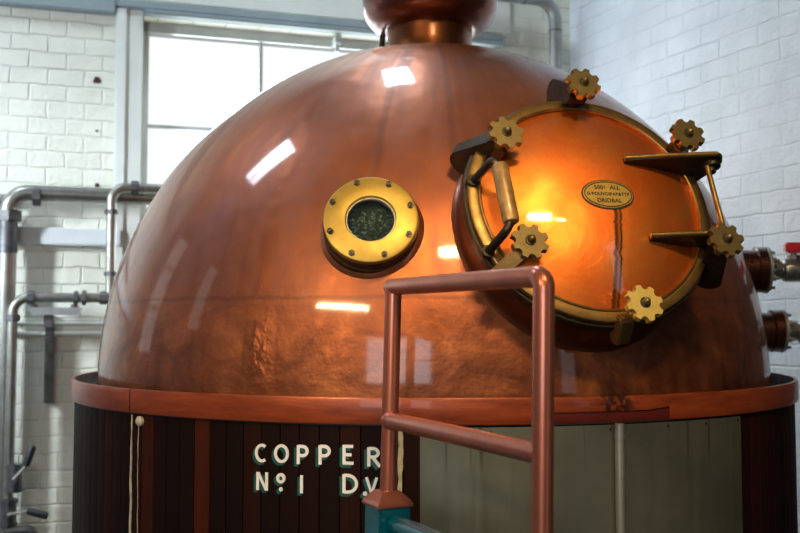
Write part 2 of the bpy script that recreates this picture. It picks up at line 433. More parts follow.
# surround: pilaster, head mould and ledges
bm = BM(); box(bm, (-1.53, -.035, 0.9), (-1.475, 0.0, Z1 + .03), bev=.008); box(bm, (-1.475, -.022, 0.9), (W0, 0, Z1 + .03), bev=.006)
wallobj('trim_1', bm, M['paint'], WB)
bm = BM(); box(bm, (W0 - .0, -.06, Z1), (W1 + .05, 0, Z1 + .022), bev=.006); box(bm, (W0 - .13, -.045, Z1 + .022), (W1 + .05, 0, Z1 + .065), bev=.008)
wallobj('trim_2', bm, M['greypaint'], WB)
bm = BM(); box(bm, (W0 - .13, -.03, Z1 + .065), (W1 + .1, 0, Z1 + .32), bev=.01); wallobj('trim_3', bm, M['paint'], WB)
bm = BM(); box(bm, (SL + .3, -.045, 3.075), (-1.53, 0, 3.30), bev=.008); wallobj('trim_4', bm, M['greypaint'], WB)
bm = BM(); box(bm, (SL + .3, -.05, 1.965), (-1.49, 0, 2.045), bev=.006); wallobj('trim_5', bm, M['ledge'], WB)
# rust spots in the painted brick
for (x, y, r, lb) in ((97, 80, .017, 'large dark rust hole in the white brick left of the window'), (97, 131, .006, 'tiny dark hole in the brick below the large rust hole'), (97, 185, .010, 'small rust brown hole in the brick just above the thick pipe')):
    bm = BM(); P = on_plane(x, y, Vector((0, 1.89, 0)), WBn)
    fm = frame(P, WBn)
    pts = [(r * (1 + .3 * math.sin(3 * a + r * 900)) * math.cos(a), r * (1.2 + .3 * math.cos(2 * a)) * math.sin(a)) for a in [2 * PI * i / 14 for i in range(14)]]
    prism(bm, pts, -.004, .003, fm)
    tag(build('rust_hole', bm, M['hole'], None, False), lb, 'hole')

bm = BM()
for x in (-2.5, -1.72, -.92, -.14): box(bm, (x, -7.0, 1.5), (x + .04, -6.93, 3.1))
for z in (1.5, 2.28, 3.06): box(bm, (-2.5, -7.0, z), (-.1, -6.93, z + .04))
tag(build('window_5', bm, M['framep'], None, False), kind='structure')  # unseen frame made up to house the front fill
# left wall window frame, skylight frames
bm = BM()
for y in (0, .47): box(bm, (-3.72, y, 1.7), (-3.66, y + .03, 3.5))
for z in (2.15, 3.32): box(bm, (-3.72, -1.25, z), (-3.66, -.95, z + .03))  # frame pieces of the added fill opening
for z in (1.7, 2.3, 2.9, 3.47): box(bm, (-3.72, 0, z), (-3.66, .5, z + .03))
tag(build('window_2', bm, M['framep'], None, False), kind='structure')
for i, (x, y, sx, sy) in enumerate(((-.36, .78, .35, .75), (-2.75, -.2, 1.2, .5))):
    bm = BM()
    for lo, hi in (((-sx / 2 - .05, -sy / 2 - .05), (-sx / 2, sy / 2 + .05)), ((sx / 2, -sy / 2 - .05), (sx / 2 + .05, sy / 2 + .05)), ((-sx / 2, -sy / 2 - .05), (sx / 2, -sy / 2)), ((-sx / 2, sy / 2), (sx / 2, sy / 2 + .05))):
        box(bm, (x + lo[0], y + lo[1], CEIL - .06), (x + hi[0], y + hi[1], CEIL))
    box(bm, (x - .012 if i == 0 else x - .6, y - .37 if i == 0 else y - .012, CEIL - .06), (x + .012 if i == 0 else x + .6, y + .37 if i == 0 else y + .012, CEIL - .035))
    tag(build('window_%d' % (3 + i), bm, M['framep'], None, False), kind='structure')
# lamps behind the camera that light the still
for (x, y, z, ln, lb) in ((-2.1, -4.1, 3.16, 1.3, 'long enamel trough lamp hanging left behind the camera'), (.75, -4.1, 4.5, 1.35, 'long enamel trough lamp hanging high right behind the camera')):
    t = thing('trough_lamp', lb, 'lamp', (x, y, z))
    d = (Vector((-.2, -.9, 1.7)) - Vector((x, y, z))).normalized(); fm = frame((0, 0, 0), d)
    bm = BM(); prism(bm, [(-.13, -.02), (.13, -.02), (.11, -.06), (.05, -.11), (-.05, -.11), (-.11, -.06)], -ln / 2, ln / 2, fm @ Matrix.Rotation(PI / 2, 4, 'Y') @ Matrix.Rotation(PI / 2, 4, 'Z'))
    build('lamp_shade', bm, M['lampshade'], t, False)
    for s in (-.4, .4):
        bm = BM(); q = fm @ Vector((s, 0, -.08)); cyl(bm, q, (q.x, q.y, CEIL - z), .006)
        build('lamp_rod', bm, M['lampshade'], t)

# ------------------------------------------------------------------ the still
still = thing('copper_still', 'large domed copper brewing vessel with a round manhole door, clad in dark boards', 'brewing vessel')
ZR = 1.43
Rb, Hh, pp, qq = 1.025, 1.057, 2.0175, 1.916
def dome_r(z): 
    t = min(max((z - ZR) / Hh, 0), 1); return Rb * max(0, 1 - t**pp)**(1 / qq)
bm = BM(); prof = [(Rb, ZR - .12), (Rb, ZR)]
for i in range(1, 90):
    th = i / 90 * PI / 2; t = math.sin(th)
    z = ZR + Hh * t
    if dome_r(z) < .137: break
    prof.append((dome_r(z), z))
prof.append((.135, prof[-1][1] + .002))
ztop = prof[-1][1]
lathe(bm, prof, 192); dome = build('dome', bm, M['dome'], still)
bm = BM(); lathe(bm, [(.150, ztop - .012), (.143, ztop + .01), (.1385, ztop + .035), (.1385, 2.62)], 96)
build('neck', bm, simple('brown_copper_neck', (.27, .09, .032), .36, .9, .3, 9, .1, .3), still)
bm = BM(); lathe(bm, [(.137, 2.560), (.150, 2.558), (.170, 2.563), (.192, 2.577), (.209, 2.598), (.219, 2.625), (.222, 2.655), (.218, 2.69), (.205, 2.72), (.182, 2.745), (.155, 2.765), (.14, 2.80), (.135, 2.85), (.135, CEIL)], 96)
build('bulb', bm, simple('dark_red_copper_bulb', (.20, .055, .03), .34, .85, .3, 9, .1, .5), still)
bm = BM(); tube(bm, fillet([(-.150, .05, 2.60), (-.155, .05, 2.565), (-.165, .08, 2.46)], .02), .010, 10); build('lifting_hook', bm, M['dark'], still)

# gutter ring between dome and hoop
bm = BM(); lathe(bm, [(Rb - .01, 1.395), (1.0855, 1.39), (1.0855, 1.443)], 160); build('gutter', bm, M['fitting'], still)

RBD = 1.086
# board cladding with real joints
bm = BM()
zb, zt = .06, 1.405
for k in range(NB):
    a0 = -PI + 2 * PI * k / NB; w_ = 2 * PI / NB
    A = [(a0 + w_ * .0, RBD - .006), (a0 + w_ * .035, RBD), (a0 + w_ * .5, RBD + .0006), (a0 + w_ * .965, RBD), (a0 + w_, RBD - .006)]
    lo = [bm.verts.new((r * math.sin(a), -r * math.cos(a), zb)) for a, r in A]; hi = [bm.verts.new((r * math.sin(a), -r * math.cos(a), zt)) for a, r in A]
    for i in range(4): bm.faces.new((lo[i], lo[i + 1], hi[i + 1], hi[i]))
build('board_cladding', bm, M['boards'], still, False)
bm = BM(); lathe(bm, [(1.03, 0), (1.03, .07), (1.078, .07)], 96); build('plinth', bm, M['gasket'], still)

# hoop: az ranges; pieces lap over one another
def hoop(name, a0, a1, r0, r1, z0, z1, m, lip=.004, segs=None):
    bm = BM(); segs = segs or max(4, int((a1 - a0) * 40))
    p = [(r0, z0), (r1, z0), (r1 + .0015, z0 + lip), (r1 + .0015, z1 - lip), (r1, z1), (r0, z1), (r0, z0)]
    lathe(bm, p[:-1] + [p[0]], segs, I4, a0, a1)
    for i in (0, 1):
        pass
    return build(name, bm, m, still)
JL = on_cyl(131, 390, 1.093)[0]; J1 = on_cyl(540, 405, 1.093)[0]; J2 = on_cyl(668, 400, 1.093)[0]
HT, HB = 1.445, 1.389
hoop('hoop', J2, JL + 2 * PI, 1.086, 1.0955, HB, HT, M['hoop'])
hoop('hoop', JL + .004, J1, 1.086, 1.096, HB, HT, M['hoop'])
# thinner stretch with a chipped top edge
bm = BM(); seg = 60
def chip(a):
    c1 = on_cyl(622, 400, 1.093)[0]; c2 = on_cyl(603, 400, 1.093)[0]
    d = .006 * max(0, 1 - abs(a - c1) / .008) + .003 * max(0, 1 - abs(a - c2) / .006)
    return d
for s in range(seg):
    pass
rows = []
for s in range(seg + 1):
    a = J1 + (J2 + .004 - J1) * s / seg; zt_ = HT - .0005 - chip(a); zb_ = HT - .0325
    if s > seg - 12: zb_ += .006 * (s - seg + 12) / 12
    rows.append([bm.verts.new((r * math.sin(a), -r * math.cos(a), z)) for r, z in ((1.087, zb_), (1.0965, zb_), (1.098, zb_ + .004), (1.098, zt_ - .003), (1.0965, zt_), (1.087, zt_))])
for A, B_ in zip(rows, rows[1:]):
    for i in range(6): bm.faces.new((A[i], B_[i], B_[(i + 1) % 6], A[(i + 1) % 6]))
bm.faces.new(rows[0]); bm.faces.new(rows[-1][::-1])
build('hoop', bm, M['hoop'], still)
hoop('hoop_backing', J1 - .02, J2 + .01, 1.086, 1.0915, HB, HT - .02, simple('dark_red_backing', (.10, .012, .008), .45, .2, .2))
# rim weld line under the hoop
bm = BM(); lathe(bm, [(1.084, HB - .004), (1.0915, HB - .003), (1.0915, HB + .001), (1.084, HB + .001)], 160); build('hoop_lip', bm, M['gasket'], still)

# steel sheets over the boards
A0 = on_cyl(420, 430, 1.084)[0]; A1 = on_cyl(615, 430, 1.084)[0]; A2 = on_cyl(738, 420, 1.084)[0]
def sheet(a0, a1):
    bm = BM(); r0, r1 = 1.0865, 1.0905
    lathe(bm, [(r0, .3), (r1, .3), (r1, 1.383), (r0, 1.383), (r0, .3)], 30, I4, a0, a1, False)
    for a in (a0, a1):
        bm.faces.new([bm.verts.new((r * math.sin(a), -r * math.cos(a), z)) for r, z in ((r0, .3), (r1, .3), (r1, 1.383), (r0, 1.383))])
    o = build('steel_sheet', bm, M['steelsheet'], still)
    n = 4
    for i in range(n):
        for z in (1.374, 1.10):
            a = a0 + .012 + (a1 - a0 - .024) * i / (n - 1)
            b = BM(); P = Vector((1.0908 * math.sin(a), -1.0908 * math.cos(a), z)); fm = frame(P, (math.sin(a), -math.cos(a), 0))
            lathe(b, [(.003, -.001), (.003, .001), (.0015, .002), (0, .002)], 10, fm); build('screw', b, M['bolt'], o)
sheet(A0, A1 - .003); sheet(A1 + .003, A2)
# cover pipe over the joint, drip rods
a = A1; r = 1.1015
bm = BM(); q = Vector((r * math.sin(a), -r * math.cos(a), 0)); cyl(bm, (q.x, q.y, .3), (q.x, q.y, 1.386), .0105, 24)
build('joint_pipe', bm, M['galv'], still)
bm = BM(); cyl(bm, (q.x, q.y, 1.353), (q.x, q.y, 1.362), .0118, 24); build('pipe_collar', bm, M['galv'], still)
def streak(x, w0, seed, z1=1.383, name='lime_streak'):
    rnd = random.Random(seed); bm = BM(); a = on_cyl(x, 470, RBD)[0]; prev = None; z = z1; wv = w0
    while z > .9:
        wv = max(w0 * .3, min(w0 * 1.5, wv + rnd.uniform(-.35, .35) * w0)); a += rnd.uniform(-.0012, .0012)
        cur = [bm.verts.new((rr * math.sin(a + s), -rr * math.cos(a + s), z)) for s, rr in ((-wv, RBD - .004), (-wv * .8, RBD + .0022), (wv * .8, RBD + .0022), (wv, RBD - .004))]
        if prev:
            for i in range(3): bm.faces.new((prev[i], prev[i + 1], cur[i + 1], cur[i]))
        prev = cur; z -= .012
    build(name, bm, M['stain'], still)
streak(131.5, .0026, 3); streak(138, .0011, 8, 1.36); streak(399.5, .0042, 5)
bm = BM(); a, z = on_cyl(141, 421, 1.086); fm = frame((1.086 * math.sin(a), -1.086 * math.cos(a), z), (math.sin(a), -math.cos(a), 0))
lathe(bm, [(.012, -.004), (.012, .006), (.007, .011), (0, .012)], 16, fm); build('drip_stub', bm, M['stain'], still)

# painted lettering on the boards
def arc(cx, cy, rx, ry, t0, t1, n=18): return [(cx + rx * math.cos(t0 + (t1 - t0) * i / n), cy + ry * math.sin(t0 + (t1 - t0) * i / n)) for i in range(n + 1)]
D = math.radians
GL = {   # strokes in a box 0..w wide, 0..1 high
 'C': [arc(.40, .5, .36, .45, D(52), D(308))],
 'O': [arc(.42, .5, .37, .45, 0, 2 * PI, 28)],
 'P': [[(.09, 0), (.09, 1)], [(.09, .94)] + arc(.32, .70, .26, .24, D(90), D(-90), 12) + [(.09, .46)]],
 'E': [[(.09, 0), (.09, 1)], [(.03, .94), (.58, .94)], [(.09, .5), (.50, .5)], [(.03, .06), (.60, .06)]],
 'R': [[(.09, 0), (.09, 1)], [(.09, .94)] + arc(.32, .72, .26, .22, D(90), D(-90), 12) + [(.09, .50)], [(.28, .50), (.68, 0)]],
 'N': [[(.09, 0), (.09, 1)], [(.11, .97), (.62, .03)], [(.64, 0), (.64, 1)]],
 'o': [arc(.26, .72, .19, .20, 0, 2 * PI, 20), arc(.26, .11, .035, .04, 0, 2 * PI, 8)],
 '1': [[(.08, 0), (.08, 1)]],
 'D': [[(.09, 0), (.09, 1)], [(.09, .94), (.28, .94)] + arc(.28, .5, .48, .44, D(90), D(-90), 16) + [(.09, .06)]],
 '.': [arc(.05, .06, .04, .045, 0, 2 * PI, 8)],
 'V': [[(.0, 1), (.32, .02)], [(.32, .02), (.64, 1)]],
}
def stroke(bm, pts, hw, T, r, closed=False):
    L_, R_ = [], []
    n = len(pts); closed = n > 5 and (Vector(pts[0]) - Vector(pts[-1])).length < 1e-4
    for i in range(n):
        p = Vector(pts[i])
        a = Vector(pts[i - 1 if i else (n - 2 if closed else 0)]); b = Vector(pts[i + 1 if i < n - 1 else (1 if closed else n - 1)])
        d = (b - a).normalized(); nn = Vector((-d.y, d.x)) * hw
        L_.append(p + nn); R_.append(p - nn)
    def vv(p, rr):
        a, z = T(p); return bm.verts.new((rr * math.sin(a), -rr * math.cos(a), z))
    prev = None
    for l, q in zip(L_, R_):
        # subdivide not needed: strokes are narrow
        cur = (vv(l, r), vv(q, r), vv(l, r - .003), vv(q, r - .003))
        if prev:
            bm.faces.new((prev[0], prev[1], cur[1], cur[0])); bm.faces.new((prev[0], cur[0], cur[2], prev[2])); bm.faces.new((prev[1], prev[3], cur[3], cur[1]))
        prev = cur
def lettering(name, dx, dz, r, m, hw):
    for ch, x, yt, yb in (('C', 256.0, 443.8, 461.4), ('O', 275, 444.4, 462), ('P', 297, 445, 464), ('P', 318.6, 445, 464.4), ('E', 342.6, 445, 464), ('R', 367.2, 447.2, 466.4),
                          ('N', 256.6, 471.6, 489.8), ('o', 276.8, 472.8, 491), ('1', 300.4, 475, 493.2), ('D', 342.5, 474, 493), ('.', 364.3, 476, 494.6), ('V', 366.5, 477, 493.5)):
        a0, z0 = on_cyl(x, yb, RBD); _, z1 = on_cyl(x, yt, RBD); h = z1 - z0; dz_ = dz * h
        T = lambda p, a0=a0, z0=z0, h=h: (a0 + (p[0] * h + dx * h) / RBD / .98, z0 + p[1] * h + dz * h)
        bm = BM()
        for s in GL[ch]: stroke(bm, s, hw, T, r)
        build(name, bm, m, still, False)
lettering('letter_shadow', -.13, -.13, RBD + .0016, M['tealpaint'], .115)
lettering('painted_letter', 0, 0, RBD + .0026, M['white'], .084)

# ------------------------------------------------------------------ sight glass
C2 = Vector((-.1635, -.9935, 1.8345)); n2 = Vector((-.014, -.936, .352)).normalized(); F2 = frame(C2, n2)
sg = bpy.data.objects.new('sight_glass', None)
bm = BM(); lathe(bm, [(.056, -.014), (.056, -.002), (.058, 0), (.102, 0), (.1055, -.002), (.1065, -.006), (.1065, -.013), (.056, -.014)], 96)
ring = build('sight_glass', bm, M['brassring'], still); ring.matrix_world = F2
ring['label'] = 'round brass-framed sight glass with eight bolts'
def sub(name, bm, m, smooth=True): return build(name, bm, m, ring, smooth)
bm = BM(); lathe(bm, [(.060, -.0135), (.1075, -.0135), (.1085, -.020), (.1085, -.034), (.106, -.036), (.106, -.040), (.109, -.042), (.110, -.060), (.110, -.09)], 96); sub('flange', bm, M['dark'])
bm = BM(); lathe(bm, [(.108, -.040), (.1095, -.042), (.1095, -.045), (.108, -.047)], 96); sub('flange_seam', bm, M['brass'])
bm = BM(); lathe(bm, [(.0555, -.016), (.0555, -.006), (.053, -.006), (.053, -.016)], 64); sub('bezel', bm, simple('pale_seal', (.55, .52, .38), .5))
bm = BM(); lathe(bm, [(0, -.012), (.0545, -.012), (.0545, -.016), (0, -.016)], 64); sub('glass', bm, M['glass'])
bm = BM(); lathe(bm, [(.056, -.014), (.055, -.034), (0, -.036)], 64); sub('interior', bm, M['inside'])
for k in range(8):
    an = D(20 + 45 * k); x, y = .0945 * math.cos(an), .0945 * math.sin(an)
    bm = BM(); T_ = Matrix.Translation((x, y, 0))
    prism(bm, [(.0075 * math.cos(D(60 * i + k * 17)), .0075 * math.sin(D(60 * i + k * 17))) for i in range(6)], 0, .006, T_, bev=.0008)
    lathe(bm, [(.0042, .006), (.0042, .009), (.002, .010), (0, .010)], 14, T_)
    sub('bolt', bm, M['bolt'])
# weld fillet on the dome round the glass
bm = BM(); 
n_ = 72; rowsw = []
for i in range(n_):
    an = 2 * PI * i / n_; row = []
    for rr, lift in ((.108, .009), (.114, .006), (.122, -.002)):
        # drop along -n2 to the dome surface
        base = F2 @ Vector((rr * math.cos(an), rr * math.sin(an), 0)); p = base.copy()
        for _ in range(400):
            if math.hypot(p.x, p.y) < dome_r(p.z): break
            p = p - n2 * .0006
        row.append(bm.verts.new(p + n2 * lift))
    rowsw.append(row)
for i in range(n_):
    A, B_ = rowsw[i], rowsw[(i + 1) % n_]
    for j in range(2): bm.faces.new((A[j], B_[j], B_[j + 1], A[j + 1]))
wl = build('weld_bead', bm, M['copper'], ring); wl.matrix_parent_inverse = F2.inverted()

# ------------------------------------------------------------------ manhole door
C1 = Vector((.329, -.998, 1.867)); n1 = Vector((.194, -.897, .397)).normalized(); F1 = frame(C1, n1)
def dome_drop(x, y):
    p = F1 @ Vector((x, y, 0)); k = 0.
    while k < .45 and math.hypot(p.x, p.y) > dome_r(p.z): p = p - n1 * .002; k += .002
    return -k
bm = BM(); rowsw = []; n_ = 96
for i in range(n_):
    an = 2 * PI * i / n_; c, s = math.cos(an), math.sin(an)
    zd = dome_drop(.299 * c, .299 * s); zd2 = dome_drop(.279 * c, .279 * s)
    pr = [(.262, -.02), (.278, -.022), (.278, -.05), (.279, zd2 + .03), (.280, zd2 + .012), (.286, dome_drop(.286 * c, .286 * s) + .004), (.299, zd - .003)]
    rowsw.append([bm.verts.new((r * c, r * s, z)) for r, z in pr])
for i in range(n_):
    A, B_ = rowsw[i], rowsw[(i + 1) % n_]
    for j in range(len(A) - 1): bm.faces.new((A[j], B_[j], B_[j + 1], A[j + 1]))
nk = build('manhole_neck', bm, M['collar'], still); nk.matrix_world = F1
bm = BM(); lathe(bm, [(.262, -.048), (.2885, -.048), (.2905, -.044), (.2905, -.021), (.2885, -.019), (.262, -.019)], 128)
o = build('manhole_flange', bm, M['dark'], still); o.matrix_world = F1
# the dished door
def dish(r): return .048 - .058 * (r / .2575)**2.2
bm = BM(); pr = [(.2575, -.012)] + [(.2575 * (1 - i / 20), dish(.2575 * (1 - i / 20))) for i in range(0, 21)]; pr[-1] = (0, dish(0))
lathe(bm, pr, 128)
door = build('manhole_door', bm, M['door'], still); door.matrix_world = F1; door['label'] = 'round dished copper manhole door glowing orange'
def dsub(name, bm, m, smooth=True, lb=None):
    o = build(name, bm, m, door, smooth)
    if lb: o['label'] = lb
    return o
bm = BM(); lathe(bm, [(.2555, -.012), (.2555, -.001), (.258, .001), (.2605, .0), (.2625, -.0035), (.279, -.0035), (.283, -.006), (.284, -.010), (.284, -.016), (.282, -.0185), (.256, -.0185)], 160)
dsub('door_ring', bm, M['bronze'])
# handle
bm = BM(); a_, b_ = Vector((-.236, .040, .085)), Vector((-.229, -.104, .085))
tube(bm, [a_.lerp(b_, t) for t in (0, .02, .06, .5, .93, .98, 1)], [.011, .0155, .0175, .0185, .018, .016, .011], 24); dsub('handle_grip', bm, M['grip'], lb='worn yellowish round grip')
for pts, foot in (([(-.268, .050, -.004), (-.250, .048, .085), (-.236, .030, .085)], (-.270, .050)), ([(-.258, -.125, -.004), (-.240, -.118, .080), (-.230, -.098, .085)], (-.258, -.125))):
    bm = BM(); tube(bm, fillet(pts, .011), .0095, 14); cyl(bm, (*foot, -.008), (*foot, .004), .014); dsub('handle_bracket', bm, M['dark'])
# hinge arms: fins standing on the door
def fin(v, pts, th, m=M['dark']):
    bm = BM(); Mx = Matrix(((1, 0, 0, 0), (0, 0, -1, v + th / 2), (0, 1, 0, 0), (0, 0, 0, 1)))
    prism(bm, pts, 0, th, Mx, bev=.0018); return dsub('hinge_arm', bm, m)
fin(.090, [(.074, .030), (.078, .052), (.10, .058), (.20, .070), (.285, .083), (.300, .076), (.310, .055), (.305, .02), (.288, -.03), (.274, -.03), (.262, .000), (.2, .010), (.12, .028)], .013, M['dark'])
fin(-.103, [(.098, .026), (.101, .047), (.12, .052), (.20, .058), (.26, .064), (.268, .045), (.262, .0), (.2, .010), (.13, .026)], .013, M['dark'])
for v, u0, n0, u1, n1_ in ((.090, .074, .0525, .285, .083), (-.103, .098, .0475, .258, .0655)):   # front edge in brighter bronze, painting the light it catches
    bm = BM(); tube(bm, [(u0, v, n0 - .002), ((u0 + u1) / 2, v, (n0 + n1_) / 2 + .0005), (u1, v, n1_ - .001)], [.0062, .006, .006], 12); dsub('arm_edge', bm, M['bronze'])
bm = BM(); cyl(bm, (.284, .088, .052), (.284, .072, .052), .019, 24); cyl(bm, (.280, .075, .05), (.280, .060, .05), .011, 20); dsub('hinge_boss', bm, M['dark'])
bm = BM(); cyl(bm, (.266, .070, .060), (.266, -.115, .060), .0062, 16); dsub('hinge_pin', bm, M['bronze'])
# name plate
PX, PY = .0165, -.005
bm = BM(); E2 = lambda sx, sy: [(PX + sx * math.cos(2 * PI * i / 48), PY + sy * math.sin(2 * PI * i / 48)) for i in range(48)]
prism(bm, E2(.0615, .037), .034, .0452, bev=.001); dsub('plate_backing', bm, M['gasket']).location = (0, 0, .0035)
bm = BM(); prism(bm, E2(.058, .034), .044, .0465, bev=.0008); dsub('name_plate', bm, M['brassring']).location = (0, 0, .0035)
bm = BM(); tube(bm, [(x, y, .0468) for x, y in E2(.0545, .0308)] + [(PX + .0545, PY, .0468), (PX + .0544, PY + .003, .0468)], .0013, 6); dsub('plate_border', bm, M['gasket']).location = (0, 0, .0035)
def textmesh(txt, size, x, y, z):
    c = bpy.data.curves.new('plate_lettering', 'FONT'); c.body = txt; c.size = size; c.align_x = 'CENTER'; c.align_y = 'CENTER'; c.extrude = .0004; c.offset = .0004; c.space_character = 1.05
    t = bpy.data.objects.new('tmp', c); COL.objects.link(t); bpy.context.view_layer.update()
    me = bpy.data.meshes.new_from_object(t.evaluated_get(bpy.context.evaluated_depsgraph_get())); bpy.data.objects.remove(t)
    me.transform(Matrix.Translation((x, y, z))); return me
bm = BM()
for txt, size, dy in (('5006  ALL', .0135, .0165), ('G·BOUVOIPAB&TYP', .0108, .0), ('DRIDBAL', .0135, -.0165)):
    bm.from_mesh(textmesh(txt, size, PX, PY + dy, .0467))
dsub('plate_lettering', bm, M['gasket'], False).location = (0, 0, .0035)

# clamps with handwheels round the door
def wheel_outline(R=.0405, n=8, nr=.0088):
    pts = []
    for k in range(n):
        a = 2 * PI * k / n; rc = R * 1.0
        # lobe edge then notch (semicircle cut towards centre)
        for t in (-.5, -.25, 0, .25, .5):
            aa = a + t * 2 * PI / n * .44; pts.append((R * math.cos(aa), R * math.sin(aa)))
        am = a + PI / n
        ca, sa = math.cos(am), math.sin(am)
        for i in range(1, 8):
            th = PI / 2 + PI * i / 8
            lx = rc * .965 + nr * 1.0 * math.cos(th) ; ly = -nr * math.sin(th)
            pts.append((lx * ca - ly * sa, lx * sa + ly * ca))
    return pts
WO = wheel_outline()
wheel_pos = [(-.206, .125, .075, 10, 'upper left'), (-.002, .271, .075, 25, ''), (.227, .143, .075, 18, ''), (.254, -.127, .075, 5, ''), (.040, -.272, .060, 12, ''), (-.192, -.140, .075, 20, '')]
for k, (wx, wy, wz, rot, _) in enumerate(wheel_pos):
    ang = math.atan2(wy, wx); rad = math.hypot(wx, wy); cr, sr = math.cos(ang), math.sin(ang)
    # lug frame: x radial, y normal, z tangential
    Lf = Matrix(((cr, 0, -sr, 0), (sr, 0, cr, 0), (0, 1, 0, 0), (0, 0, 0, 1)))
    bm = BM()
    A_ = Vector((rad + .006, wz - .046)); B_ = Vector(((.292, -.070), (.336, -.050), (.30, -.06), (.312, -.060), (0, 0), (.318, -.060))[k]); rr = (.033, .029, .022, .028, .02, .024)[k]
    if k == 4: A_ = Vector((.284, .0)); B_ = Vector((.300, -.035)); rr = .018
    if k == 5: A_ = Vector((rad + .006, wz - .04)); B_ = Vector((.292, -.012)); rr = .018
    d = (B_ - A_).normalized(); th = math.atan2(d.y, d.x); pts = []
    for i in range(13): t = th + PI / 2 + PI * i / 12; pts.append((A_.x + rr * .8 * math.cos(t), A_.y + rr * .8 * math.sin(t)))
    for i in range(13): t = th - PI / 2 + PI * i / 12; pts.append((B_.x + rr * 1.2 * math.cos(t), B_.y + rr * 1.2 * math.sin(t)))
    zc = (0, 0, 0, 0, -.022, 0)[k]; hz = (.019, .022, .018, .022, .015, .016)[k]
    prism(bm, pts, zc - hz, zc + hz, Lf, bev=.003)
    lug = build('clamp_lug', bm, M['bronze'] if k in (4, 5) else M['dark'], still); lug.matrix_world = F1
    # spindle + wheel
    bm = BM(); T_ = Matrix.Translation((wx, wy, 0))
    lathe(bm, [(.0085, -.01), (.0085, wz - .03), (.0155, wz - .028), (.0165, wz - .010), (.0165, wz - .006)], 20, T_)
    prism(bm, [(x, y) for x, y in WO], wz - .009, wz + .006, T_ @ Matrix.Rotation(D(rot), 4, 'Z'), bev=.0007)
    w_ = build('clamp_handwheel', bm, M['wheelyellow'] if k == 4 else M['brass'], still); w_.matrix_world = F1
    bm = BM(); lathe(bm, [(.0115, wz + .006), (.0115, wz + .0085), (.0075, wz + .009)], 20, T_); build('washer', bm, M['dark'], w_)
    bm = BM(); lathe(bm, [(.007, wz + .006), (.0075, wz + .015), (.006, wz + .020), (.003, wz + .0225), (0, wz + .023)], 20, T_); build('spindle_end', bm, M['brass'], w_)

# ------------------------------------------------------------------ side branches and valves at the right
def side_branch(px, py, depth_y, r, lb, handle):
    # flange on the dome seen edge-on
    P = on_plane(px, py, Vector((0, depth_y, 0)), Vector((0, 1, 0)))
    ax = Vector((1, -.06, -.02)).normalized(); fm = frame(P, ax)
    bm = BM(); lathe(bm, [(0, -.12), (r * .86, -.12), (r * .86, -.028), (r, -.026), (r, .0), (r * .9, .002), (0, .002)], 48, fm)
    fl = build('branch_flange', bm, M['flangecu'], still)
    bm = BM(); lathe(bm, [(r * .99, .002), (r * 1.02, .004), (r * 1.02, .011), (r * .95, .013), (0, .013)], 48, fm); build('flange_plate', bm, M['galv'], fl)
    for i in range(6):
        an = D(30 + 60 * i); x, y = r * .76 * math.cos(an), r * .76 * math.sin(an)
        b = BM(); T_ = fm @ Matrix.Translation((x, y, 0)); prism(b, [(.010 * math.cos(D(60 * j)), .010 * math.sin(D(60 * j))) for j in range(6)], .012, .024, T_); lathe(b, [(.005, .024), (.005, .036), (0, .036)], 10, T_)
        build('flange_bolt', b, M['galv'], fl)
    v = thing('ball_valve', lb, 'valve', tuple(P))
    f0 = frame((0, 0, 0), ax)
    bm = BM(); lathe(bm, [(.019, .014), (.019, .045)], 28, f0); 
    prism(bm, [(.031 * math.cos(D(60 * j)), .031 * math.sin(D(60 * j))) for j in range(6)], .032, .054, f0, bev=.002)
    lathe(bm, [(.022, .054), (.024, .058), (.034, .062), (.036, .07), (.036, .125), (.03, .135), (.022, .14)], 28, f0)
    lathe(bm, [(.020, .14), (.020, .46)], 24, f0)
    build('valve_body', bm, M['pipe'], v)
    bm = BM(); q = f0 @ Vector((0, 0, .095))
    cyl(bm, q, q + Vector((0, 0, .065)), .010); cyl(bm, q + Vector((0, 0, .034)), q + Vector((0, 0, .048)), .020, 6)
    build('valve_stem', bm, M['fitting'], v)
    bm = BM(); 
    if handle: box(bm, (q.x - .028, q.y - .016, q.z + .055), (q.x + .12, q.y + .016, q.z + .088), bev=.006)
    else: box(bm, (q.x - .01, q.y - .012, q.z + .055), (q.x + .13, q.y + .012, q.z + .064), bev=.003)
    build('valve_lever', bm, M['red'] if handle else M['fitting'], v)
side_branch(763, 270, -.10, .072, 'upper grey valve with a red lever beside the right edge of the dome', True)
side_branch(779, 331, -.10, .066, 'lower grey valve on the short pipe below the red levered one', False)

# ------------------------------------------------------------------ railing in front
rail = thing('stair_railing', 'copper tube handrail on a teal newel post in front of the vessel', 'railing', (0, -1.29, 0))
def R_(p): return (p[0], p[1] + 1.29, p[2])
def atY(px, py, y): return on_plane(px, py, Vector((0, y, 0)), Vector((0, 1, 0)))
yl, yr = -3.14 + 1.85, -3.14 + 1.40
TL = atY(393.5, 287, yl); TRr = atY(544, 276, yr); LB = atY(388, 494, yl); RB = atY(542, 533, yr)
RB2 = RB + (RB - TRr).normalized() * 1.2; RB2 = RB + (RB - TRr) * (RB.z - .012) / (TRr.z - RB.z)
tr_ = .0160
bm = BM(); tube(bm, [R_(p) for p in fillet([LB - Vector((0, 0, .01)), TL], .01)], tr_, 28)
build('upright', bm, M['tube'], rail)
bm = BM(); pts = fillet([TL - (TL - TRr).normalized() * -.012, TRr, RB2], .018, 8); pts = [R_(p) for p in pts]
tube(bm, pts, .0160, 28); build('top_rail', bm, M['tube'], rail)
bm = BM(); bmesh.ops.create_uvsphere(bm, u_segments=24, v_segments=14, radius=.0162, matrix=Matrix.Translation(R_(TL))); build('corner_joint', bm, M['tube'], rail)
